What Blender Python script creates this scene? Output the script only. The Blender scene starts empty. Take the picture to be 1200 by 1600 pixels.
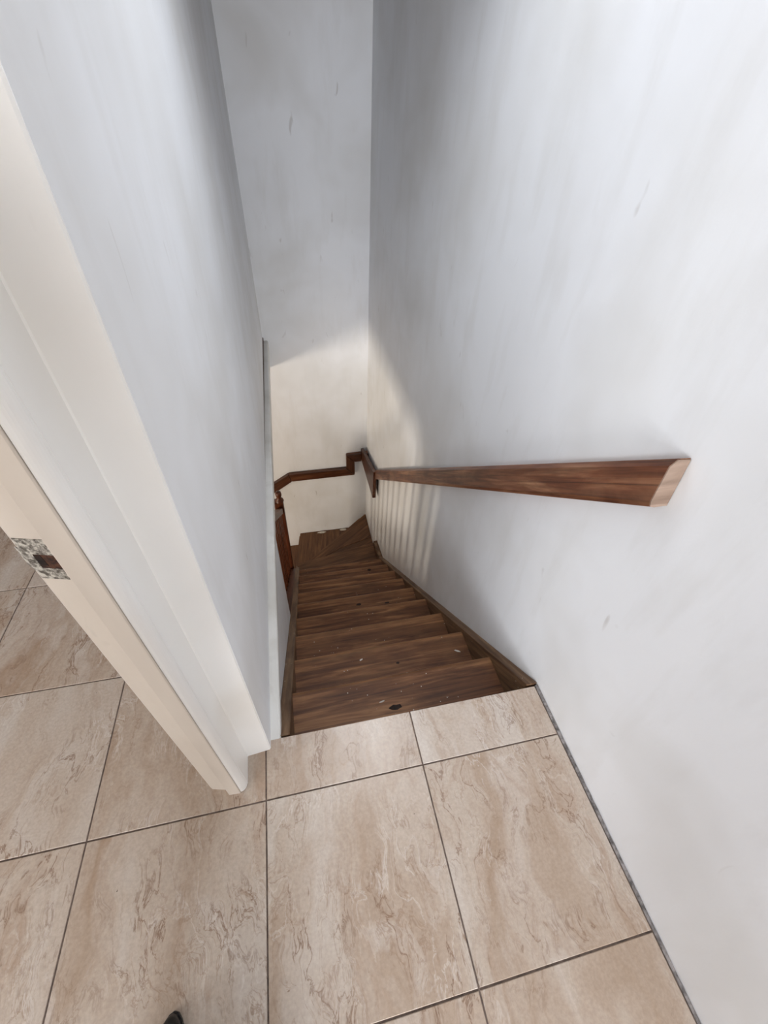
import bpy, bmesh, math, random
from mathutils import Matrix, Vector

random.seed(7)
S = bpy.context.scene
COL = S.collection

# ------------------------------------------------------------------ camera
cam_d = bpy.data.cameras.new('camera')
cam = bpy.data.objects.new('camera', cam_d)
COL.objects.link(cam)
RIGHT = Vector((0.97716822, -0.20859791, 0.04036301))
DOWN = Vector((-0.11249253, -0.66910937, -0.73460063))
FWD = Vector((0.18024343, 0.71328785, -0.67729812))
m = Matrix.Identity(4)
for i in range(3):
    m[i][0] = RIGHT[i]; m[i][1] = -DOWN[i]; m[i][2] = -FWD[i]
m[0][3], m[1][3], m[2][3] = 0.0, 0.0, 1.4
cam.matrix_world = m
cam_d.sensor_fit = 'VERTICAL'
cam_d.sensor_height = 24.0
cam_d.sensor_width = 18.0
cam_d.lens = 661.4 / 1600.0 * 24.0
cam_d.clip_start = 0.02
S.camera = cam

# ------------------------------------------------------------------ world, daylight through the windows, exposure
w = bpy.data.worlds.new('world'); S.world = w
w.use_nodes = True
w.node_tree.nodes['Background'].inputs[0].default_value = (0.80, 0.90, 1.0, 1)
w.node_tree.nodes['Background'].inputs[1].default_value = 1.0

def area(name, loc, direction, sx, sy, power, color, spread=180):
    l = bpy.data.lights.new(name, 'AREA')
    l.shape = 'RECTANGLE'; l.size = sx; l.size_y = sy
    l.energy = power; l.color = color; l.spread = math.radians(spread)
    o = bpy.data.objects.new(name, l); COL.objects.link(o)
    o.location = loc
    o.rotation_euler = Vector(direction).to_track_quat('-Z', 'Y').to_euler()
    return o
# hall window behind the camera, room window beyond the doorway, window of the lower floor
area('daylight_hall_window', (0.0, -3.96, 1.1), (0, 1, 0), 1.9, 1.5, 158, (0.94, 0.955, 1.0))
area('daylight_room_window', (-3.94, -1.7, 1.1), (1, 0, 0), 2.0, 1.6, 58, (0.98, 0.985, 1.0))
area('daylight_lower_window', (-3.94, -0.25, -1.55), (1, 0, 0), 0.70, 1.1, 120, (1.0, 0.87, 0.71))

area('added_overhead_light', (0.26, 1.25, 2.25), (0, 0, -1), 0.62, 0.60, 4.7, (0.93, 0.955, 1.0), 125)  # added overhead fill that lifts the walls midway down the stairs
area('daylight_lower_side_window', (-3.94, 1.35, -1.45), (1, 0, 0), 0.22, 1.1, 28, (1.0, 0.87, 0.68))
S.cycles.use_adaptive_sampling = True
S.cycles.adaptive_threshold = 0.08
S.cycles.max_bounces = 8
S.cycles.caustics_reflective = False
S.cycles.caustics_refractive = False
vs = S.view_settings
S.display_settings.display_device = 'sRGB'
vs.view_transform = 'Standard'; vs.look = 'None'
vs.exposure = 0.36; vs.gamma = 1.0; vs.use_curve_mapping = False

# ------------------------------------------------------------------ materials
def srgb(r, g, b):
    f = lambda c: (c/255/12.92) if c/255 <= 0.04045 else ((c/255+0.055)/1.055)**2.4
    return (f(r), f(g), f(b), 1)

class NT:
    def __init__(s, name, rough=0.5, spec=0.5):
        s.m = bpy.data.materials.new(name); s.m.use_nodes = True
        s.t = s.m.node_tree; s.b = s.t.nodes['Principled BSDF']
        s.b.inputs['Roughness'].default_value = rough
        s.b.inputs['Specular IOR Level'].default_value = spec
    def n(s, typ, **kw):
        x = s.t.nodes.new(typ)
        for k, v in kw.items():
            if k in x.inputs: x.inputs[k].default_value = v
            else: setattr(x, k, v)
        return x
    def l(s, a, b): s.t.links.new(a, b)
    def coords(s, scale=(1, 1, 1), rnd=True):
        tc = s.n('ShaderNodeTexCoord'); out = tc.outputs['Object']
        if rnd:
            oi = s.n('ShaderNodeObjectInfo')
            mu = s.n('ShaderNodeMath', operation='MULTIPLY'); mu.inputs[1].default_value = 37.0
            s.l(oi.outputs['Random'], mu.inputs[0])
            ad = s.n('ShaderNodeVectorMath', operation='ADD')
            s.l(out, ad.inputs[0]); s.l(mu.outputs[0], ad.inputs[1]); out = ad.outputs[0]
        mp = s.n('ShaderNodeMapping'); mp.inputs['Scale'].default_value = scale
        s.l(out, mp.inputs[0]); return mp.outputs[0]
    def noise(s, vec, scale=5, detail=4, rough=0.5, dist=0):
        x = s.n('ShaderNodeTexNoise', Scale=scale, Detail=detail, Roughness=rough, Distortion=dist)
        s.l(vec, x.inputs['Vector']); return x.outputs['Fac']
    def ramp(s, fac, stops, interp='LINEAR'):
        x = s.n('ShaderNodeValToRGB'); x.color_ramp.interpolation = interp
        e = x.color_ramp.elements
        e[0].position, e[0].color = stops[0]; e[1].position, e[1].color = stops[-1]
        for p, c in stops[1:-1]:
            k = e.new(p); k.color = c
        s.l(fac, x.inputs[0]); return x.outputs[0]
    def mix(s, fac, a, b, mode='MIX'):
        x = s.n('ShaderNodeMix', data_type='RGBA', blend_type=mode)
        if hasattr(fac, 'type'): s.l(fac, x.inputs[0])
        else: x.inputs[0].default_value = fac
        for v, k in ((a, 6), (b, 7)):
            if hasattr(v, 'type'): s.l(v, x.inputs[k])
            else: x.inputs[k].default_value = v
        return x.outputs[2]
    def bump(s, h, strength=0.2, dist=0.01):
        x = s.n('ShaderNodeBump', Strength=strength, Distance=dist)
        s.l(h, x.inputs['Height']); s.l(x.outputs[0], s.b.inputs['Normal'])
    def color(s, c): 
        if hasattr(c, 'type'): s.l(c, s.b.inputs['Base Color'])
        else: s.b.inputs['Base Color'].default_value = c
        return s

W = (1, 1, 1, 1); K = (0, 0, 0, 1)

def mat_plaster(name, base, dirt, rough=0.55):
    t = NT(name, rough, 0.35)
    v = t.coords((1, 1, 1), False)
    vs_ = t.coords((3.2, 3.2, 0.7), False)
    cloud = t.noise(v, 1.7, 3, 0.55, 0.3)
    streak = t.noise(vs_, 3.0, 4, 0.6, 0.2)
    c = t.mix(t.ramp(cloud, [(0.42, K), (0.75, W)]), base, dirt)
    c2 = t.mix(t.ramp(streak, [(0.52, K), (0.80, (0.55, 0.55, 0.55, 1))]), c, dirt)
    # small scuffs
    sc = t.noise(t.coords((9, 9, 3.2), False), 2.2, 2, 0.5, 0.6)
    c3 = t.mix(t.ramp(sc, [(0.72, K), (0.80, (0.35, 0.35, 0.35, 1))]), c2, srgb(150, 140, 128))
    t.color(c3)
    h = t.noise(v, 26, 3, 0.6)
    h2 = t.noise(t.coords((1, 1, 0.35), False), 5, 2, 0.5)
    a = t.n('ShaderNodeMath', operation='MULTIPLY_ADD'); t.l(h, a.inputs[0]); a.inputs[1].default_value = 0.25
    t.l(h2, a.inputs[2])
    t.bump(a.outputs[0], 0.22, 0.012)
    return t.m

def mat_tile():
    t = NT('glazed_travertine_tile', 0.27, 0.5)
    v = t.coords((1, 1, 1)); vl = t.coords((5.6, 1.1, 1))
    warp = t.n('ShaderNodeTexNoise', Scale=3.2, Detail=3.0, Roughness=0.55); t.l(t.coords((1.5, 1, 1)), warp.inputs['Vector'])
    sb = t.n('ShaderNodeVectorMath', operation='SUBTRACT'); sb.inputs[1].default_value = (0.5, 0.5, 0.5)
    t.l(warp.outputs['Color'], sb.inputs[0])
    wv = t.n('ShaderNodeVectorMath', operation='SCALE'); wv.inputs['Scale'].default_value = 1.15; t.l(sb.outputs[0], wv.inputs[0])
    ad = t.n('ShaderNodeVectorMath', operation='ADD'); t.l(vl, ad.inputs[0]); t.l(wv.outputs[0], ad.inputs[1])
    P = ad.outputs[0]
    def off(seed):
        o = t.n('ShaderNodeVectorMath', operation='ADD'); o.inputs[1].default_value = (seed, seed*1.7, seed*0.3)
        t.l(P, o.inputs[0]); return o.outputs[0]
    def times(a, b):
        x = t.n('ShaderNodeMath', operation='MULTIPLY')
        for k, q in enumerate((a, b)):
            if hasattr(q, 'type'): t.l(q, x.inputs[k])
            else: x.inputs[k].default_value = q
        return x.outputs[0]
    def vein(vec, scale, width, level=0.5, detail=7, rough=0.62, dist=0.3):
        nz = t.noise(vec, scale, detail, rough, dist)
        s1 = t.n('ShaderNodeMath', operation='SUBTRACT'); t.l(nz, s1.inputs[0]); s1.inputs[1].default_value = level
        ab = t.n('ShaderNodeMath', operation='ABSOLUTE'); t.l(s1.outputs[0], ab.inputs[0])
        return t.ramp(ab.outputs[0], [(0.0, W), (width, K)])
    base = t.noise(P, 1.1, 6, 0.58, 0.4)
    c = t.ramp(base, [(0.28, srgb(163, 143, 124)), (0.44, srgb(178, 162, 147)), (0.56, srgb(187, 175, 163)), (0.72, srgb(197, 189, 181))])
    patch = t.noise(v, 2.2, 2, 0.5)
    # broad pale ribbons, tan shading beside them
    c = t.mix(times(t.ramp(t.noise(off(4.0), 1.3, 4, 0.5, 0.8), [(0.54, K), (0.66, W)]), 0.42), c, srgb(205, 198, 192))
    c = t.mix(times(t.ramp(t.noise(off(8.3), 1.6, 5, 0.6, 0.9), [(0.55, K), (0.70, W)]), 0.50), c, srgb(158, 133, 112))
    # hairline brown and white scribbles
    g1 = t.ramp(t.noise(v, 4.2, 2, 0.5), [(0.44, K), (0.60, W)])
    g2 = t.ramp(t.noise(t.coords((1, 1, 3)), 5.0, 2, 0.5), [(0.46, K), (0.62, W)])
    c = t.mix(times(times(vein(off(3.1), 1.5, 0.012), g1), 0.85), c, srgb(122, 95, 76))
    c = t.mix(times(times(vein(off(5.6), 2.3, 0.012, 0.47), g2), 0.60), c, srgb(140, 114, 94))
    c = t.mix(times(times(vein(off(6.9), 2.0, 0.018, 0.53), g2), 0.55), c, srgb(214, 208, 203))
    c = t.mix(times(times(vein(off(1.2), 3.6, 0.020, 0.5, 5, 0.6, 0.8), g1), 0.40), c, srgb(146, 120, 99))
    grain = t.noise(v, 130, 3, 0.6)
    c = t.mix(0.16, c, t.ramp(grain, [(0.3, srgb(150, 125, 105)), (0.7, srgb(240, 230, 220))]), 'OVERLAY')
    speck = t.noise(v, 60, 2, 0.5)
    c = t.mix(t.ramp(speck, [(0.80, K), (0.815, W)]), c, srgb(70, 58, 48))
    t.color(c)
    t.bump(t.noise(v, 40, 4, 0.5), 0.04, 0.004)
    return t.m

def mat_wood(name, dark, mid, light, rough=0.45, specks=False, wear=0.35, dirt=0.4, nose=False, ring=0.4):
    """grain runs along the object's local x"""
    t = NT(name, rough, 0.4)
    v = t.coords((1, 1, 1))
    g = t.coords((1.1, 15, 15))
    a = t.noise(g, 2.2, 7, 0.62, 0.5)
    c = t.ramp(a, [(0.28, dark), (0.5, mid), (0.72, light)])
    rings = t.noise(t.coords((0.9, 34, 34)), 2.0, 3, 0.5, 0.9)
    c = t.mix(t.ramp(rings, [(0.50, K), (0.66, (ring, ring, ring, 1))]), c, dark)
    blot = t.noise(t.coords((1.6, 3, 3)), 2.6, 5, 0.6, 0.4)
    c = t.mix(t.ramp(blot, [(0.46, K), (0.78, (wear, wear, wear, 1))]), c, light)
    blot2 = t.noise(t.coords((1.4, 4, 4)), 3.1, 4, 0.6, 0.8)
    c = t.mix(t.ramp(blot2, [(0.52, K), (0.76, (dirt, dirt, dirt, 1))]), c, dark)
    if nose:        # trodden pale along the front edge
        sx = t.n('ShaderNodeSeparateXYZ'); tc = t.n('ShaderNodeTexCoord'); t.l(tc.outputs['Object'], sx.inputs[0])
        nz = t.noise(t.coords((2.0, 9, 9)), 2.5, 5, 0.6, 0.3)
        sm = t.n('ShaderNodeMath', operation='MULTIPLY_ADD'); t.l(nz, sm.inputs[0]); sm.inputs[1].default_value = 0.16; t.l(sx.outputs[1], sm.inputs[2])
        c = t.mix(t.ramp(sm.outputs[0], [(0.09, K), (0.19, (0.75, 0.75, 0.75, 1))]), c, light)
    if specks:
        vo = t.n('ShaderNodeTexVoronoi', Scale=44.0); t.l(v, vo.inputs['Vector'])
        msk = t.ramp(vo.outputs['Distance'], [(0.075, W), (0.11, K)])
        sel = t.noise(v, 7.0, 2, 0.5)
        gt = t.ramp(sel, [(0.54, K), (0.57, W)])
        mm = t.n('ShaderNodeMath', operation='MULTIPLY'); t.l(msk, mm.inputs[0]); t.l(gt, mm.inputs[1])
        c = t.mix(mm.outputs[0], c, srgb(205, 195, 178))
    t.color(c)
    t.bump(a, 0.18, 0.004)
    return t.m

def mat_plain(name, col, rough=0.5, noise_amt=0.15, scale=20, metal=0.0):
    t = NT(name, rough, 0.4)
    v = t.coords((1, 1, 1))
    d = tuple(x*(1-noise_amt*1.6) for x in col[:3]) + (1,)
    t.color(t.ramp(t.noise(v, scale, 4, 0.6), [(0.35, d), (0.65, col)]))
    t.b.inputs['Metallic'].default_value = metal
    t.bump(t.noise(v, scale*2, 4, 0.6), 0.08, 0.004)
    return t.m

M_WALL = mat_plaster('white_wall_paint', srgb(238, 240, 243), srgb(222, 222, 221))
M_FRAME = mat_plaster('white_gloss_paint', srgb(248, 248, 246), srgb(238, 235, 229), 0.32)
M_CREAM = mat_plaster('old_cream_gloss_paint', srgb(222, 212, 200), srgb(207, 196, 183), 0.32)
M_LEDGE = mat_plaster('ledge_paint', srgb(228, 227, 223), srgb(190, 186, 178), 0.45)
M_CEIL = mat_plaster('ceiling_paint', srgb(228, 226, 222), srgb(214, 212, 206))
M_CEIL_W = mat_plain('unseen_dark_ceiling', srgb(120, 96, 74), 0.6, 0.2, 6)  # unseen ceiling, dark so it bounces little onto the far wall
M_TILE = mat_tile()
M_GROUT = mat_plain('grey_brown_grout', srgb(128, 112, 103), 0.9, 0.3, 60)
M_GROUT_W = mat_plain('grey_wall_joint', srgb(150, 144, 142), 0.9, 0.45, 70)
M_TREAD = mat_wood('worn_dark_stained_pine', srgb(54, 31, 17), srgb(110, 69, 40), srgb(172, 124, 82), 0.52, True, 0.30, 0.4, True)
M_WIND = mat_wood('stained_pine_winder', srgb(62, 38, 22), srgb(104, 69, 42), srgb(138, 98, 62), 0.45, False, 0.25, 0.25)
M_STR = mat_wood('stained_pine_stringer', srgb(62, 42, 28), srgb(110, 82, 58), srgb(150, 122, 94), 0.55, True, 0.45, 0.3)
M_RAIL = mat_wood('reddish_brown_varnished_rail', srgb(56, 28, 16), srgb(112, 66, 42), srgb(166, 124, 92), 0.40, False, 0.42, 0.4, False, 0.75)
M_RAIL_SHADE = mat_wood('shaded_varnished_rail', srgb(44, 22, 12), srgb(78, 43, 25), srgb(116, 74, 48), 0.40, False, 0.3, 0.3)  # shade on the lower rail pieces put into a darker colour
M_NEWEL = mat_wood('mahogany_stained_newel', srgb(48, 22, 12), srgb(84, 42, 24), srgb(112, 66, 42), 0.4, False, 0.2, 0.3)
M_END = mat_wood('worn_rail_end', srgb(112, 92, 78), srgb(148, 125, 108), srgb(186, 166, 150), 0.6, False, 0.5, 0.4)
M_KNOT = mat_plain('dark_knot', srgb(44, 27, 17), 0.75, 0.5, 90)
M_CHIP = mat_plain('white_plaster_chip', srgb(222, 216, 204), 0.8, 0.15, 80)
M_SHOE = mat_plain('black_leather', srgb(14, 14, 16), 0.4, 0.2, 60)
M_RUST = mat_plain('rusty_latch_hole', srgb(96, 58, 38), 0.8, 0.5, 160)
M_DARK = mat_plain('dark_hole', srgb(44, 28, 20), 0.9, 0.4, 90)

def mat_strike():
    t = NT('paint_flecked_steel', 0.5, 0.4)
    v = t.coords((1, 1, 1))
    nz = t.noise(v, 130, 5, 0.65)
    t.color(t.ramp(nz, [(0.40, srgb(84, 78, 70)), (0.50, srgb(150, 146, 138)), (0.58, srgb(206, 202, 192))]))
    t.b.inputs['Metallic'].default_value = 0.2
    t.bump(nz, 0.3, 0.002)
    return t.m
M_STRIKE = mat_strike()

# ------------------------------------------------------------------ mesh helpers
def tag(o, label=None, cat=None, kind=None, group=None):
    if label: o['label'] = label
    if cat: o['category'] = cat
    if kind: o['kind'] = kind
    if group: o['group'] = group
    return o

WM = {}
def world_of(o): return WM.get(o.name, o.matrix_world)
def link(name, me, mat, parent=None):
    o = bpy.data.objects.new(name, me); COL.objects.link(o)
    if mat: me.materials.append(mat)
    if parent:
        o.parent = parent
        o.matrix_parent_inverse = world_of(parent).inverted()
    return o

def empty(name, loc, parent=None):
    o = bpy.data.objects.new(name, None); COL.objects.link(o)
    o.empty_display_size = 0.1
    o.matrix_world = Matrix.Translation(loc)
    if parent: o.parent = parent; o.matrix_parent_inverse = parent.matrix_world.inverted()
    return o

def bm_box(bm, x0, x1, y0, y1, z0, z1):
    vs = [bm.verts.new((x, y, z)) for x in (x0, x1) for y in (y0, y1) for z in (z0, z1)]
    for f in ((0, 1, 3, 2), (4, 6, 7, 5), (0, 4, 5, 1), (2, 3, 7, 6), (0, 2, 6, 4), (1, 5, 7, 3)):
        bm.faces.new([vs[i] for i in f])

def bm_prism(bm, pa, pb):
    """two corresponding loops of 3d points -> closed solid"""
    a = [bm.verts.new(p) for p in pa]; b = [bm.verts.new(p) for p in pb]
    n = len(a)
    bm.faces.new(a[::-1]); bm.faces.new(b)
    for i in range(n):
        j = (i+1) % n
        bm.faces.new((a[i], a[j], b[j], b[i]))

def finish(bm, name, mat, parent=None, bevel=0.0, seg=2, smooth=False, grain=None, angle=0.6):
    bmesh.ops.recalc_face_normals(bm, faces=bm.faces)
    if bevel > 0:
        es = [e for e in bm.edges if len(e.link_faces) == 2 and e.calc_face_angle(0) > angle]
        bmesh.ops.bevel(bm, geom=es, offset=bevel, segments=seg, profile=0.6, affect='EDGES', clamp_overlap=True)
    M = None
    if grain is not None:
        gx = Vector(grain).normalized()
        up = Vector((0, 0, 1)) if abs(gx.z) < 0.95 else Vector((0, 1, 0))
        gy = up.cross(gx).normalized(); gz = gx.cross(gy)
        c = sum((v.co for v in bm.verts), Vector()) / len(bm.verts)
        M = Matrix(((gx.x, gy.x, gz.x, c.x), (gx.y, gy.y, gz.y, c.y), (gx.z, gy.z, gz.z, c.z), (0, 0, 0, 1)))
        bmesh.ops.transform(bm, matrix=M.inverted(), verts=bm.verts)
    me = bpy.data.meshes.new(name); bm.to_mesh(me); bm.free()
    if smooth:
        for p in me.polygons: p.use_smooth = True
    o = link(name, me, mat, parent)
    if M is not None:
        o.matrix_basis = M; WM[o.name] = M
    return o

def box(name, x0, x1, y0, y1, z0, z1, mat, parent=None, bevel=0.0, seg=2, grain=None):
    bm = bmesh.new(); bm_box(bm, x0, x1, y0, y1, z0, z1)
    return finish(bm, name, mat, parent, bevel, seg, grain=grain)

def plan_prism(name, poly, z0, z1, mat, parent=None, bevel=0.0, seg=2, grain=None):
    bm = bmesh.new()
    bm_prism(bm, [(x, y, z0) for x, y in poly], [(x, y, z1) for x, y in poly])
    return finish(bm, name, mat, parent, bevel, seg, grain=grain)

def yz_prism(name, poly, xa, xb, mat, parent=None, bevel=0.0, seg=2, grain=None):
    """poly in (y, z); xa, xb numbers or functions of y"""
    fa = xa if callable(xa) else (lambda y: xa)
    fb = xb if callable(xb) else (lambda y: xb)
    bm = bmesh.new()
    bm_prism(bm, [(fa(y), y, z) for y, z in poly], [(fb(y), y, z) for y, z in poly])
    return finish(bm, name, mat, parent, bevel, seg, grain=grain)

# ------------------------------------------------------------------ the setting
ZL = -2.8                # lower floor
ZC = 2.6                 # ceiling
YF = 3.81                # far wall
XE = 3.2                 # east wall of the hall
YP = -0.62               # near end of the right wall
YB = -4.0                # wall behind the camera
XW = -4.0                # west wall
SLAB = -0.27             # underside of upper floor
def XR(y): return 0.711 + 0.0045*(y-0.5)     # right wall face

# right wall
bm = bmesh.new()
bm_prism(bm, [(XR(YP), YP, ZL-.1), (XR(YF+.2), YF+.2, ZL-.1), (XR(YF+.2), YF+.2, ZC), (XR(YP), YP, ZC)],
             [(0.95, YP, ZL-.1), (0.95, YF+.2, ZL-.1), (0.95, YF+.2, ZC), (0.95, YP, ZC)])
tag(finish(bm, 'wall_right', M_WALL), 'white scuffed plaster wall with the sloping wooden handrail', kind='structure')
# far wall
tag(box('wall_far', XW-.2, XR(YF), YF, YF+.2, ZL-.1, ZC, M_WALL), 'white plaster wall at the foot of the stairs', kind='structure')
# left wall of the stairwell, with lintel over the doorway
bm = bmesh.new()
pl = [(-0.183, 0.505), (-0.197, YF), (-0.345, YF), (-0.345, 0.505)]
bm_prism(bm, [(x, y, 0) for x, y in pl], [(x, y, ZC) for x, y in pl])
bm_box(bm, -0.345, -0.183, -0.425, 0.505, 2.1, ZC)
bm_box(bm, -0.345, -0.183, -0.95, -0.425, 0, ZC)
tag(finish(bm, 'wall_left', M_WALL), 'white smeared plaster wall beside the cream door frame', kind='structure')
# back wall with hall window opening
bm = bmesh.new()
HW = (-0.95, 0.95, 0.35, 1.85)
bm_box(bm, XW-.2, HW[0], YB-.15, YB, 0, ZC); bm_box(bm, HW[1], XE+.2, YB-.15, YB, 0, ZC)
bm_box(bm, HW[0], HW[1], YB-.15, YB, 0, HW[2]); bm_box(bm, HW[0], HW[1], YB-.15, YB, HW[3], ZC)
bm_box(bm, XW-.2, 0.95, YB-.15, YB, ZL-.1, 0)
tag(finish(bm, 'wall_back', M_WALL), kind='structure')
tag(box('wall_east', XE, XE+.2, YB, YP+.2, SLAB, ZC, M_WALL), kind='structure')
tag(box('wall_return', 0.951, XE, YP, YP+.2, SLAB, ZC, M_WALL), kind='structure')
tag(box('wall_lower_east', XR(YP), 0.95, YB, YP-.001, ZL-.1, SLAB, M_WALL), kind='structure')
# west wall with two window openings
bm = bmesh.new()
def wall_w(y0, y1, z0, z1): bm_box(bm, XW-.2, XW, y0, y1, z0, z1)
wall_w(YB, -2.7, 0, ZC); wall_w(-0.7, YF, 0, ZC); wall_w(-2.7, -0.7, 0, 0.3); wall_w(-2.7, -0.7, 1.9, ZC)
LW0, LW1 = -0.6, 0.1
wall_w(YB, LW0, ZL-.1, 0); wall_w(LW1, 1.25, ZL-.1, 0); wall_w(1.45, YF, ZL-.1, 0); wall_w(LW0, LW1, ZL-.1, -2.1); wall_w(LW0, LW1, -1.0, 0)
wall_w(1.25, 1.45, ZL-.1, -2.0); wall_w(1.25, 1.45, -0.9, 0)
tag(finish(bm, 'wall_west', M_WALL), kind='structure')
tag(box('ceiling', XW-.2, XE+.2, YB-.15, 0.699, ZC, ZC+.15, M_CEIL), kind='structure')
bm = bmesh.new()
RW = (-0.05, 0.57, 0.94, 1.56)
bm_box(bm, XW-.2, RW[0], 0.7, YF+.2, 2.22, 2.28); bm_box(bm, RW[1], 0.95, 0.7, YF+.2, 2.22, 2.28)
bm_box(bm, RW[0], RW[1], RW[3], YF+.2, 2.22, 2.28); bm_box(bm, RW[0], RW[1], 0.7, RW[2], 2.22, 2.28); bm_box(bm, XW-.2, 0.95, 0.7-.02, 0.7, 2.22, ZC+.15)
tag(finish(bm, 'ceiling_stairwell_shading', M_CEIL_W), kind='structure')  # unseen, set low and dark to shade the top of the far wall
r_ = tag(empty('window_4', (0.26, 1.25, 2.28)), kind='structure')  # framed opening made up for the added overhead fill
for b_ in ((RW[0], RW[0]+.03, RW[2], RW[3]), (RW[1]-.03, RW[1], RW[2], RW[3]), (RW[0]+.03, RW[1]-.03, RW[2], RW[2]+.03), (RW[0]+.03, RW[1]-.03, RW[3]-.03, RW[3])):
    box('window_frame', *b_, 2.281, 2.32, M_CREAM, r_)

def window(n, kind, a0, a1, z0, z1, pos):
    r = empty('window_%d' % n, (pos if kind == 'x' else a0, a0 if kind == 'x' else pos, z0)); tag(r, kind='structure')
    def bar(nm, p0, p1, q0, q1):
        if kind == 'x': box(nm, pos-.12, pos-.07, p0, p1, q0, q1, M_CREAM, r, 0.004, 1)
        else: box(nm, p0, p1, pos-.12, pos-.07, q0, q1, M_CREAM, r, 0.004, 1)
    bar('window_frame', a0, a0+.05, z0, z1); bar('window_frame', a1-.05, a1, z0, z1)
    bar('window_frame', a0+.05, a1-.05, z0, z0+.05); bar('window_frame', a0+.05, a1-.05, z1-.05, z1)
    c = (a0+a1)/2; bar('glazing_bar', c-.015, c+.015, z0+.05, z1-.05)
window(1, 'y', HW[0], HW[1], HW[2], HW[3], YB)
window(2, 'x', -2.7, -0.7, 0.3, 1.9, XW)
window(3, 'x', LW0, LW1, -2.1, -1.0, XW)

# upper floor: slab + tiles
YE = 0.530               # stair edge of the landing
bm = bmesh.new()
bm_box(bm, XW, -0.19, YB, YF, SLAB, -0.003)
bm_box(bm, -0.19, XR(0)-.0005, YP, YE-0.006, SLAB, -0.003)
bm_box(bm, -0.19, XE, YB, YP-.0005, SLAB, -0.003)
floor = tag(finish(bm, 'floor', M_GROUT), 'beige marbled ceramic tile floor with thin brown grout lines', kind='structure')
T = 0.4535; GX = [0.2555-T*i for i in range(0, 10)]; GY = [0.371+T*i for i in range(-10, 8)]
G = 0.0019
def tile(x0, x1, y0, y1, up=0.0):
    cx, cy = (x0+x1)/2, (y0+y1)/2
    bm = bmesh.new(); bm_box(bm, x0+G-cx, x1-G-cx, y0+G-cy, y1-G-cy, -0.0025, 0)
    bmesh.ops.recalc_face_normals(bm, faces=bm.faces)
    es = [e for e in bm.edges if all(v.co.z > -0.001 for v in e.verts)]
    bmesh.ops.bevel(bm, geom=es, offset=0.0012, segments=1, affect='EDGES')
    me = bpy.data.meshes.new('floor_tile'); bm.to_mesh(me); bm.free()
    o = link('floor_tile', me, M_TILE, floor)
    o.matrix_basis = Matrix.Translation((cx, cy, up))
    return o
shared = None
ncol = 8
for j in range(len(GY)-1):
    y0, y1 = GY[j], GY[j+1]
    y0 = max(y0, YB); y1c = min(y1, YF)
    if y0 >= YF-.02: continue
    for i in range(-7, ncol):
        if i == -1: x0, x1 = 0.2555, 0.700
        elif i < -1:
            if y1 > YP+.1: continue
            x0, x1 = 0.709 + T*(-2-i), min(0.709 + T*(-1-i), XE)
        else: x1, x0 = GX[i], GX[i+1]
        hall = i in (-1, 0)
        yy1 = min(y1c, YE) if hall else y1c
        if yy1 - y0 < 0.02: continue
        x0 = max(x0, XW)
        up = 0.0008 if (i == 0 and abs(y0+0.0825) < 0.01) else random.uniform(0, 0.0003)
        tile(x0, x1, y0, yy1, up)
# grey joint along the right wall
bm = bmesh.new()
ys = [YP + (YE-YP)*k/60 for k in range(61)]
pa = [(0.7005, y) for y in ys]; pb = [(XR(y)-0.0005+random.uniform(-0.002, 0.0), y) for y in ys]
ra = [bm.verts.new((x, y, -0.0005+random.uniform(0, .0008))) for x, y in pa]
rb = [bm.verts.new((x, y, 0.0022+random.uniform(0, .002))) for x, y in pb]
for k in range(60): bm.faces.new((ra[k], rb[k], rb[k+1], ra[k+1]))
wj = finish(bm, 'wall_joint', M_GROUT_W, floor)
wj['label'] = 'rough grey grout joint along the right wall'

# slab ledge along the left wall and the beam below it
bm = bmesh.new()
prof0 = [(-0.20, 0.0), (-0.158, 0.0), (-0.153, -0.006), (-0.154, -0.045), (-0.174, -0.05), (-0.176, SLAB), (-0.20, SLAB)]
prof1 = [(-0.20, -0.03), (-0.160, -0.03), (-0.154, -0.04), (-0.154, -0.10), (-0.166, -0.11), (-0.170, SLAB), (-0.20, SLAB)]
bm_prism(bm, [(x, 0.515, z) for x, z in prof0], [(x, YF, z) for x, z in prof1])
tag(finish(bm, 'trim_1', M_LEDGE, bevel=0.003), 'white painted floor edge running along the foot of the left wall', kind='structure')
# wall below the ledge beside the upper steps
tag(box('wall_below_landing', -0.25, -0.166, 0.50, 1.57, ZL, -0.05, M_WALL), kind='structure')
# lower floor
tag(box('floor_lower', XW, XR(YF), YB, YF, ZL-.1, ZL, M_TILE), kind='structure')

# ------------------------------------------------------------------ door frame with strike plate
door = tag(empty('door_1', (-0.27, 0.43, 0)), 'cream painted door frame with a rusty strike plate', kind='structure')
HD = 2.06
bm = bmesh.new()
fr = [(-0.1835, 0.5055), (-0.1860, 0.5015), (-0.2480, 0.4960), (-0.2500, 0.4940), (-0.2485, 0.4240), (-0.2660, 0.4150), (-0.2660, 0.53), (-0.1835, 0.53)]
bm_prism(bm, [(x, y, 0) for x, y in fr], [(x, y, HD) for x, y in fr])
finish(bm, 'casing', M_FRAME, door)
plan_prism('door_jamb', [(-0.2665, 0.4035), (-0.2685, 0.4025), (-0.2985, 0.4045), (-0.3000, 0.4170), (-0.345, 0.4285), (-0.352, 0.436), (-0.352, 0.53), (-0.2665, 0.53)], 0.0, HD, M_CREAM, door, 0.0015, 2)
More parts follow.
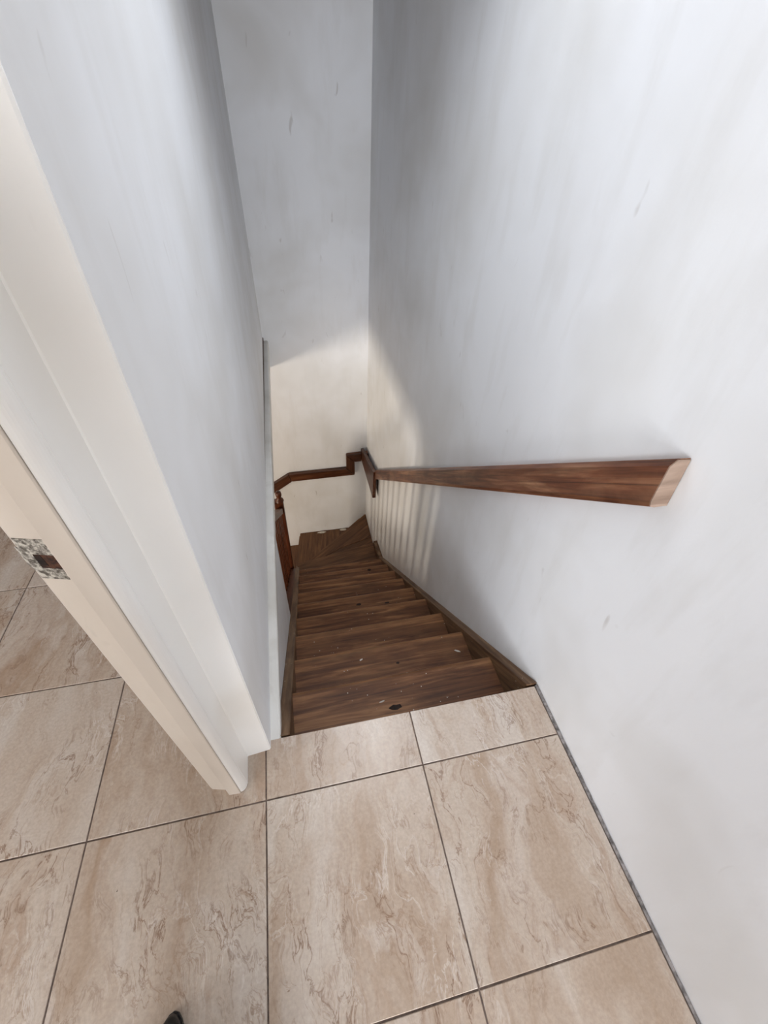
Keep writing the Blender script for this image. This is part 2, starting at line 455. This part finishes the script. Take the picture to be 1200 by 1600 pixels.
# quarter-round bead in the corner of the stop
qb = [(-0.2662, 0.4225)] + [(-0.2662 + 0.0172*math.cos(t_), 0.4235 - 0.0185*math.sin(t_)) for t_ in [math.radians(q) for q in range(0, 91, 11)]]
bm = bmesh.new(); bm_prism(bm, [(x, y, 0.004) for x, y in qb], [(x, y, HD) for x, y in qb])
finish(bm, 'stop_bead', M_FRAME, door, smooth=False)
# head and far jamb of the same frame
box('door_head', -0.352, -0.186, -0.36, 0.43, HD-.02, HD+.06, M_CREAM, door, 0.004)
plan_prism('door_jamb', [(-0.186, -0.425), (-0.186, -0.36), (-0.352, -0.36), (-0.352, -0.425)], 0.0, HD, M_CREAM, door, 0.004)

# strike plate: thin plate with a latch hole and curled lip
sp = [(-0.3015, 0.4174), (-0.3440, 0.4283)]
def spt(s, z, out=0.0012):   # s 0..1 across the jamb face
    dx, dy = sp[1][0]-sp[0][0], sp[1][1]-sp[0][1]
    L = math.hypot(dx, dy); nx, ny = dy/L, -dx/L
    if ny > 0: nx, ny = -nx, -ny
    return (sp[0][0]+dx*s + nx*out, sp[0][1]+dy*s + ny*out, z)
bm = bmesh.new()
SZ0, SZ1, HZ0, HZ1 = 0.947, 1.021, 0.968, 0.994
cells = [(0.0, 1.0, SZ0, HZ0), (0.0, 1.0, HZ1, SZ1), (0.0, 0.14, HZ0, HZ1), (0.74, 1.0, HZ0, HZ1)]
for s0, s1, z0, z1 in cells:
    bm_prism(bm, [spt(s0, z0, 0.0), spt(s1, z0, 0.0), spt(s1, z1, 0.0), spt(s0, z1, 0.0)],
                 [spt(s0, z0), spt(s1, z0), spt(s1, z1), spt(s0, z1)])
lip0 = [spt(1.0, HZ0-.006, 0.0), spt(1.0, HZ1+.01, 0.0)]
a, b = spt(1.0, HZ0-.006, 0.001), spt(1.0, HZ1+.01, 0.001)
c, d = (a[0]-.008, a[1]+.006, a[2]+.003), (b[0]-.008, b[1]+.006, b[2]-.003)
bm_prism(bm, [a, b, d, c], [(p[0]-.001, p[1]+.0015, p[2]) for p in (a, b, d, c)])
strike = finish(bm, 'strike_plate', M_STRIKE, door)
strike['label'] = 'paint-flecked steel strike plate with a rusty hole'
bm = bmesh.new()
bm_prism(bm, [spt(0.14, HZ0, 0.0002), spt(0.74, HZ0, 0.0002), spt(0.74, HZ1, 0.0002), spt(0.14, HZ1, 0.0002)],
             [spt(0.14, HZ0, 0.0006), spt(0.74, HZ0, 0.0006), spt(0.74, HZ1, 0.0006), spt(0.14, HZ1, 0.0006)])
finish(bm, 'latch_hole', M_RUST, strike)
bm = bmesh.new()
bm_prism(bm, [spt(0.50, HZ0+.005, 0.0006), spt(0.72, HZ0+.006, 0.0006), spt(0.74, HZ1-.002, 0.0006), spt(0.55, HZ1-.001, 0.0006)],
             [spt(0.50, HZ0+.005, 0.0009), spt(0.72, HZ0+.006, 0.0009), spt(0.74, HZ1-.002, 0.0009), spt(0.55, HZ1-.001, 0.0009)])
finish(bm, 'latch_recess', M_DARK, strike)

# ------------------------------------------------------------------ staircase
st = tag(empty('staircase', (0.27, 2.0, ZL)), 'dark worn wooden staircase descending to a left-turning winder', 'staircase')
R, GO, Y0 = 0.2012, 0.245, 0.515
def yn(n): return Y0 + GO*n
def zn(n): return -R*n
XL = -0.127
def XI(y): return XR(y) - 0.040
TH = 0.036
def nose_profile(yb, ye, z):
    pts = [(yb, z), (ye-TH*0.42, z)]
    for k in range(1, 8):
        a_ = math.pi/2 - math.pi*k/8
        pts.append((ye-TH*0.42 + TH*0.42*math.cos(a_), z-TH/2 + TH/2*math.sin(a_)))
    pts += [(ye-TH*0.42, z-TH), (yb, z-TH)]
    return pts
treads = {}
for n in range(1, 10):
    y0 = (YE if n == 1 else yn(n-1)) - 0.045
    if n == 1: y0 = YE - 0.006
    tr = yz_prism('tread', nose_profile(y0, yn(n), zn(n)), XL+random.uniform(-.001, .001), XI, M_TREAD, st, grain=(1, 0, 0))
    for p in tr.data.polygons: p.use_smooth = False
    treads[n] = tr
for n in range(1, 11):
    yr = (YE-0.006) if n == 1 else yn(n-1) - 0.030
    ztop = -0.02 if n == 1 else zn(n-1)-TH
    zb = zn(n)-TH*0.5
    yz_prism('riser', [(yr-.018, zb), (yr, zb), (yr, ztop), (yr-.018, ztop)] if n > 1 else [(yr-.018, zb), (yr, zb), (yr, ztop), (yr-.018, ztop)],
             XL, XI, M_TREAD, st, grain=(1, 0, 0))

# winder treads fan around the newel
def winder(n, poly, grain, extra=None):
    return plan_prism('winder_tread', poly, zn(n)-TH, zn(n), M_WIND, st, 0.006, 2, grain)
NW = (-0.19, 3.02)
w10 = winder(10, [(-0.14, yn(9)-.045), (XI(2.7), yn(9)-.045), (XR(3.12)-.002, yn(9)+.10), (XR(3.12)-.002, 3.135), (-0.150, 2.965)], (1, .16, 0))
w11 = winder(11, [(-0.15, 2.93), (XR(3.1)-.002, 3.09), (XR(3.36)-.002, 3.40), (0.37, 3.30), (-0.16, 3.045)], (1, .45, 0))
w11b = winder(11, [(0.3715, 3.3025), (XR(3.36)-.002, 3.403), (XR(3.8)-.002, YF-.002), (0.700, YF-.015), (-0.15, 3.060), (-0.158, 3.047)], (1, .75, 0))
w12 = winder(12, [(-0.16, 3.01), (-0.10, 3.04), (XR(3.8)-.002, 3.765), (XR(3.8)-.002, YF-.002), (-0.099, YF-.002), (-0.206, 3.08)], (.14, 1, 0))
w13 = winder(13, [(-0.19, 3.07), (-0.08, YF-.002), (-0.40, YF-.002), (-0.40, 3.07)], (.05, 1, 0))
# winder risers (under the noses)
def riser_plan(name, p, q, n, off):
    d = Vector((q[0]-p[0], q[1]-p[1])).normalized(); nn = Vector((-d.y, d.x))*off
    a = [(p[0]+nn.x, p[1]+nn.y), (q[0]+nn.x, q[1]+nn.y)]
    t = Vector((-d.y, d.x))*(0.016 if off > 0 else -0.016)
    poly = [a[0], a[1], (a[1][0]+t.x, a[1][1]+t.y), (a[0][0]+t.x, a[0][1]+t.y)]
    plan_prism(name, poly, zn(n+1)-TH*.3, zn(n)-TH, M_WIND, st, grain=(d.x, d.y, 0))
riser_plan('riser', (0.66, 3.09), (-0.12, 2.95), 10, -0.012)
riser_plan('riser', (0.66, 3.76), (-0.12, 3.06), 11, -0.012)
riser_plan('riser', (-0.085, 3.79), (-0.19, 3.10), 12, -0.012)
riser_plan('riser', (-0.385, 3.79), (-0.385, 3.09), 13, -0.012)

# stringers
SL, SB = -0.838, 0.455
def zs(y): return SB + SL*y
yz_prism('stringer', [(0.535, zs(0.535)-.01), (2.99, zs(2.99)-.02), (2.99, zs(2.99)-.38), (2.6, zs(2.6)-.34), (0.535, -.40)], -0.166, -0.1275, M_STR, st, 0.003, 1, grain=(0, 1, SL))
yz_prism('stringer', [(0.535, zs(0.535)), (2.80, zs(2.80)), (3.10, -1.955), (3.115, -2.30), (2.6, zs(2.6)-.34), (0.535, -.40)], lambda y: XR(y)-0.0395, lambda y: XR(y)-0.0005, M_STR, st, 0.004, 2, grain=(0, 1, SL))

# newel post with a rounded finial, raking rail and balusters beyond the ledge
nx0, nx1, ny0, ny1 = -0.272, -0.192, 2.975, 3.05
bm = bmesh.new(); bm_box(bm, nx0, nx1, ny0, ny1, ZL, -1.17)
newel = finish(bm, 'newel_post', M_NEWEL, st, 0.006, 2, grain=(0, 0, 1))
bm = bmesh.new()
ncx, ncy = (nx0+nx1)/2+.008, (ny0+ny1)/2
prof = [(0.040, -1.17), (0.036, -1.155), (0.020, -1.135), (0.019, -1.125), (0.026, -1.112), (0.028, -1.09), (0.024, -1.07), (0.010, -1.062)]
prev = None
for r_, z_ in prof:
    ring = [bm.verts.new((ncx+r_*math.cos(2*math.pi*k/16), ncy+r_*math.sin(2*math.pi*k/16), z_)) for k in range(16)]
    if prev:
        for k in range(16): bm.faces.new((prev[k], prev[(k+1) % 16], ring[(k+1) % 16], ring[k]))
    prev = ring
bm.faces.new(prev)
finish(bm, 'finial', M_NEWEL, newel, smooth=True, grain=(0, 0, 1))
def zr(y): return -1.23 - 0.83*(y-2.975)
yr0 = 1.86
yz_prism('balustrade_rail', [(yr0, zr(yr0)), (2.975, zr(2.975)), (2.975, zr(2.975)-.07), (yr0, zr(yr0)-.07)], -0.262, -0.205, M_NEWEL, st, 0.008, 2, grain=(0, 1, -.83))
k = 0
y = 2.87
while y > 1.62:
    top = min(zr(y)-.065, SLAB-.002)
    box('baluster', -0.252, -0.217, y-.0175, y+.0175, zs(y)-.06, top, M_NEWEL, st, 0.003, 1, grain=(0, 0, 1))
    y -= 0.135
# outer string that carries the balusters
yz_prism('balustrade_shoe', [(1.575, zs(1.575)-.05), (2.975, zs(2.975)-.05), (2.975, zs(2.975)-.38), (1.575, zs(1.575)-.38)], -0.262, -0.167, M_NEWEL, st, 0.003, 1, grain=(0, 1, SL))

# knots and chips on treads
def disc(name, cx, cy, z, rx, ry, mat, parent, h=0.0006, nseg=14, rot=0.0):
    bm = bmesh.new(); pa, pb = [], []
    for k in range(nseg):
        a_ = 2*math.pi*k/nseg; q = 1+random.uniform(-.18, .18)
        x, y_ = rx*q*math.cos(a_), ry*q*math.sin(a_)
        x, y_ = x*math.cos(rot)-y_*math.sin(rot), x*math.sin(rot)+y_*math.cos(rot)
        pa.append((cx+x, cy+y_, z-.0005)); pb.append((cx+x*.9, cy+y_*.9, z+h))
    bm_prism(bm, pa, pb)
    return finish(bm, name, mat, parent)
for n, x, y, rx, ry in ((1, 0.245, 0.630, .026, .010), (2, 0.33, 0.90, .008, .006), (5, 0.28, 1.66, .018, .010), (5, .47, 1.64, .02, .007), (8, 0.505, 2.43, .017, .013)):
    disc('knot', x, y, zn(n), rx, ry, M_KNOT, treads[n], 0.0003)
disc('paint_chip', 0.617, 0.905, zn(2), .016, .004, M_CHIP, treads[2], .002, 9, -.5)
disc('paint_chip', 0.17, 0.945, zn(2), .008, .004, M_CHIP, treads[2], .002, 7, .4)
disc('paint_chip', 0.20, 0.66, zn(1), .012, .003, M_CHIP, treads[1], .001, 7, .2)
disc('paint_chip', 0.655, 0.565, zn(1), .010, .008, M_CHIP, treads[1], .003, 7, .2)
# plaster flakes lying at the wall on the winder
for nm, x, rx in (('a', 0.165, .055), ('b', 0.435, .045)):
    o = disc('plaster_flake', x, YF-.030, zn(12)+.0006, rx, .016, M_CHIP, None, .005, 11)
    tag(o, 'white plaster flake by the far wall, nearer the newel' if nm == 'a' else 'white plaster flake by the far wall, nearer the corner', 'debris', group='plaster flakes on the winder')

# ------------------------------------------------------------------ wall handrail
hr = tag(empty('handrail', (0.68, 0.52, 0.9)), 'reddish-brown wooden handrail running down the right wall and round the corner', 'handrail')
RS = -0.757
def rt(y): return 0.964 + RS*(y-0.509)
def xf(y): return XR(y) - 0.046
def xw(y): return XR(y) - 0.0005
ya, yb = 0.509, 3.13
bm = bmesh.new()
hgt = 0.109
def rail_section(y):
    x0, x1 = xf(y), xw(y)
    return [(x1, y, rt(y)), (x0+.016, y, rt(y)+.002), (x0+.004, y, rt(y)-.012), (x0, y, rt(y)-hgt+.016), (x0+.004, y, rt(y)-hgt+.003), (x0+.014, y, rt(y)-hgt), (x1, y, rt(y)-hgt)]
sec_a = [Vector(p) for p in rail_section(ya)]
for p in sec_a:     # the end is cut nearly plumb, a little proud at the bottom
    p.y -= 0.010*(rt(ya)-p.z)/hgt; p.z += -RS*0.010*(rt(ya)-p.z)/hgt*0
bm_prism(bm, sec_a, rail_section(yb))
rail = finish(bm, 'rail_segment', M_RAIL, hr, 0.0, grain=(0, 1, RS))
bm = bmesh.new()
cap = [Vector(p) + Vector((0, -0.0006, 0)) for p in sec_a]
cc = sum(cap, Vector())/len(cap)
cap = [cc + (p-cc)*0.97 for p in cap]
bm_prism(bm, [p+Vector((0, .0004, 0)) for p in cap], [p+Vector((0, -.002, 0)) for p in cap])
o = finish(bm, 'rail_end', M_END, rail, grain=(1, 0, 0)); o['label'] = 'worn pale end of the handrail'
# tapered level piece on the right wall
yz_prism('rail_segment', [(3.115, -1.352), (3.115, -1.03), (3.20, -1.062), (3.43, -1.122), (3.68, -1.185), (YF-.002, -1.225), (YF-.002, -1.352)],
         0.662, 0.694, M_RAIL_SHADE, hr, 0.003, 1, grain=(0, 1, -.1))
for y in (3.35, 3.72): box('rail_block', 0.6945, XR(y)-.0005, y-.03, y+.03, -1.30, -1.22, M_RAIL, hr)
# level, drop, level and sloping pieces on the far wall
YR0, YR1 = YF-.050, YF-.0005
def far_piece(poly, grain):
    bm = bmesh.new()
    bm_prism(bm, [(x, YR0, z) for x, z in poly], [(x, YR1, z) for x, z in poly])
    return finish(bm, 'rail_segment', M_RAIL_SHADE, hr, 0.004, 1, grain=grain)
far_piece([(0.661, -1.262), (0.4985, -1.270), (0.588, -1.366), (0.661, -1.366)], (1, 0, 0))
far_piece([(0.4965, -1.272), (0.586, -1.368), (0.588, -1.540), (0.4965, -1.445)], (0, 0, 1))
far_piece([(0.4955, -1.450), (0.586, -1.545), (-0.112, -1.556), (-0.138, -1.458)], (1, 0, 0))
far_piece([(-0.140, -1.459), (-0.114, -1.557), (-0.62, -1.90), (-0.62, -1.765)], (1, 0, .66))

# ------------------------------------------------------------------ the person taking the picture: only a shoe toe is in frame
PX, PY = -0.265, -0.235
person = tag(empty('person', (PX, PY, 0)), 'black shoe toe of a person standing on the beige tiles', 'person')
J = {  # joint: (x, y, z, rx, ry)
    'pelvis': (PX, PY, 0.93, .155, .105), 'waist': (PX, PY, 1.06, .140, .095), 'chest': (PX, PY-.01, 1.27, .165, .110),
    'neckb': (PX, PY-.02, 1.43, .075, .065), 'neck': (PX, PY-.005, 1.50, .052, .052), 'jaw': (PX, PY+.03, 1.56, .062, .07),
    'head': (PX, PY+.02, 1.64, .076, .092), 'crown': (PX, PY+.005, 1.71, .055, .065),
    'hipL': (PX-.095, PY, 0.86, .092, .092), 'kneeL': (PX-.115, PY+.03, 0.48, .062, .062), 'ankL': (PX-.122, PY+.045, 0.085, .042, .042),
    'hipR': (PX+.095, PY, 0.86, .092, .092), 'kneeR': (PX+.110, PY-.02, 0.48, .062, .062), 'ankR': (PX+.118, PY-.10, 0.085, .042, .042),
    'shL': (PX-.185, PY-.015, 1.385, .060, .060), 'elL': (PX-.235, PY-.03, 1.10, .043, .043), 'wrL': (PX-.235, PY+.05, 0.86, .029, .029), 'haL': (PX-.232, PY+.07, 0.78, .034, .020),
    'shR': (PX+.185, PY-.015, 1.385, .060, .060), 'elR': (PX+.235, PY-.03, 1.10, .043, .043), 'wrR': (PX+.235, PY+.05, 0.86, .029, .029), 'haR': (PX+.232, PY+.07, 0.78, .034, .020),
}
ED = [('pelvis', 'waist'), ('waist', 'chest'), ('chest', 'neckb'), ('neckb', 'neck'), ('neck', 'jaw'), ('jaw', 'head'), ('head', 'crown'),
      ('pelvis', 'hipL'), ('hipL', 'kneeL'), ('kneeL', 'ankL'), ('pelvis', 'hipR'), ('hipR', 'kneeR'), ('kneeR', 'ankR'),
      ('chest', 'shL'), ('shL', 'elL'), ('elL', 'wrL'), ('wrL', 'haL'), ('chest', 'shR'), ('shR', 'elR'), ('elR', 'wrR'), ('wrR', 'haR')]
for sd, sg in (('L', -1), ('R', 1)):        # five fingers on each hand
    hx, hy, hz = J['ha'+sd][:3]
    for k, (oy, ln) in enumerate(((-.024, .060), (-.009, .075), (.006, .080), (.021, .072))):
        J['f%s%da' % (sd, k)] = (hx, hy+oy, hz-.045, .0095, .0095)
        J['f%s%db' % (sd, k)] = (hx-.010*sg, hy+oy+.004, hz-.045-ln, .0075, .0075)
        ED += [('ha'+sd, 'f%s%da' % (sd, k)), ('f%s%da' % (sd, k), 'f%s%db' % (sd, k))]
    J['t%sa' % sd] = (hx-.012*sg, hy+.040, hz-.02, .011, .011)
    J['t%sb' % sd] = (hx-.018*sg, hy+.052, hz-.065, .0085, .0085)
    ED += [('wr'+sd, 't%sa' % sd), ('t%sa' % sd, 't%sb' % sd)]
keys = list(J)
me = bpy.data.meshes.new('body')
me.from_pydata([J[k][:3] for k in keys], [(keys.index(a_), keys.index(b_)) for a_, b_ in ED], [])
body = link('body', me, None, person)
sk = body.modifiers.new('skin', 'SKIN'); sk.use_smooth_shade = True
for i_, k in enumerate(keys):
    sv = me.skin_vertices[0].data[i_]; sv.radius = J[k][3:5]; sv.use_root = (k == 'pelvis')
sb_ = body.modifiers.new('sub', 'SUBSURF'); sb_.levels = 2; sb_.render_levels = 2
t_ = NT('dark_clothes_and_skin', 0.8, 0.2)
sz_ = t_.n('ShaderNodeSeparateXYZ'); tc_ = t_.n('ShaderNodeTexCoord'); t_.l(tc_.outputs['Object'], sz_.inputs[0])
mr_ = t_.n('ShaderNodeMath', operation='DIVIDE'); t_.l(sz_.outputs[2], mr_.inputs[0]); mr_.inputs[1].default_value = 2.0
t_.color(t_.ramp(mr_.outputs[0], [(0.0, srgb(40, 44, 58)), (0.475, srgb(92, 70, 66)), (0.735, srgb(150, 108, 84)), (0.83, srgb(26, 20, 18))], 'CONSTANT'))
me.materials.append(t_.m)
def make_shoe(tx, ty):
    bm = bmesh.new()
    def ring(z, inset):
        pts = []; L = 0.28
        for k in range(28):
            a_ = 2*math.pi*k/28
            u = math.sin(a_); v = math.cos(a_)          # v along length, toe at v=1
            wid = 0.043 + 0.006*v
            if v > 0.45: wid *= max(0.0, 1-(v-0.45)*0.45)
            pts.append((tx + (wid-inset)*u + 0.02*(v-1), ty - L/2 + (L/2-inset)*v, z))
        return pts
    rings = [ring(0.0012, .004), ring(0.006, 0), ring(0.022, 0), ring(0.036, .004), ring(0.048, .014), ring(0.056, .026)]
    for k, r_ in enumerate(rings):      # instep rises towards the ankle
        if k >= 3: rings[k] = [(x, y, z + max(0, (ty-0.08-y))*0.35*(k-2)/3) for x, y, z in r_]
    vr = [[bm.verts.new(p) for p in r_] for r_ in rings]
    for a_, b_ in zip(vr, vr[1:]):
        for k in range(28): bm.faces.new((a_[k], a_[(k+1) % 28], b_[(k+1) % 28], b_[k]))
    bm.faces.new(vr[0][::-1]); bm.faces.new(vr[-1])
    sh = finish(bm, 'shoe', M_SHOE, person, smooth=True)
    bm = bmesh.new(); bm_prism(bm, ring(0.0010, -.003), ring(0.010, -.003))
    finish(bm, 'sole', M_SHOE, sh)
    return sh
make_shoe(-0.388, 0.022)['label'] = 'black leather shoe toe'
make_shoe(-0.140, -0.135)
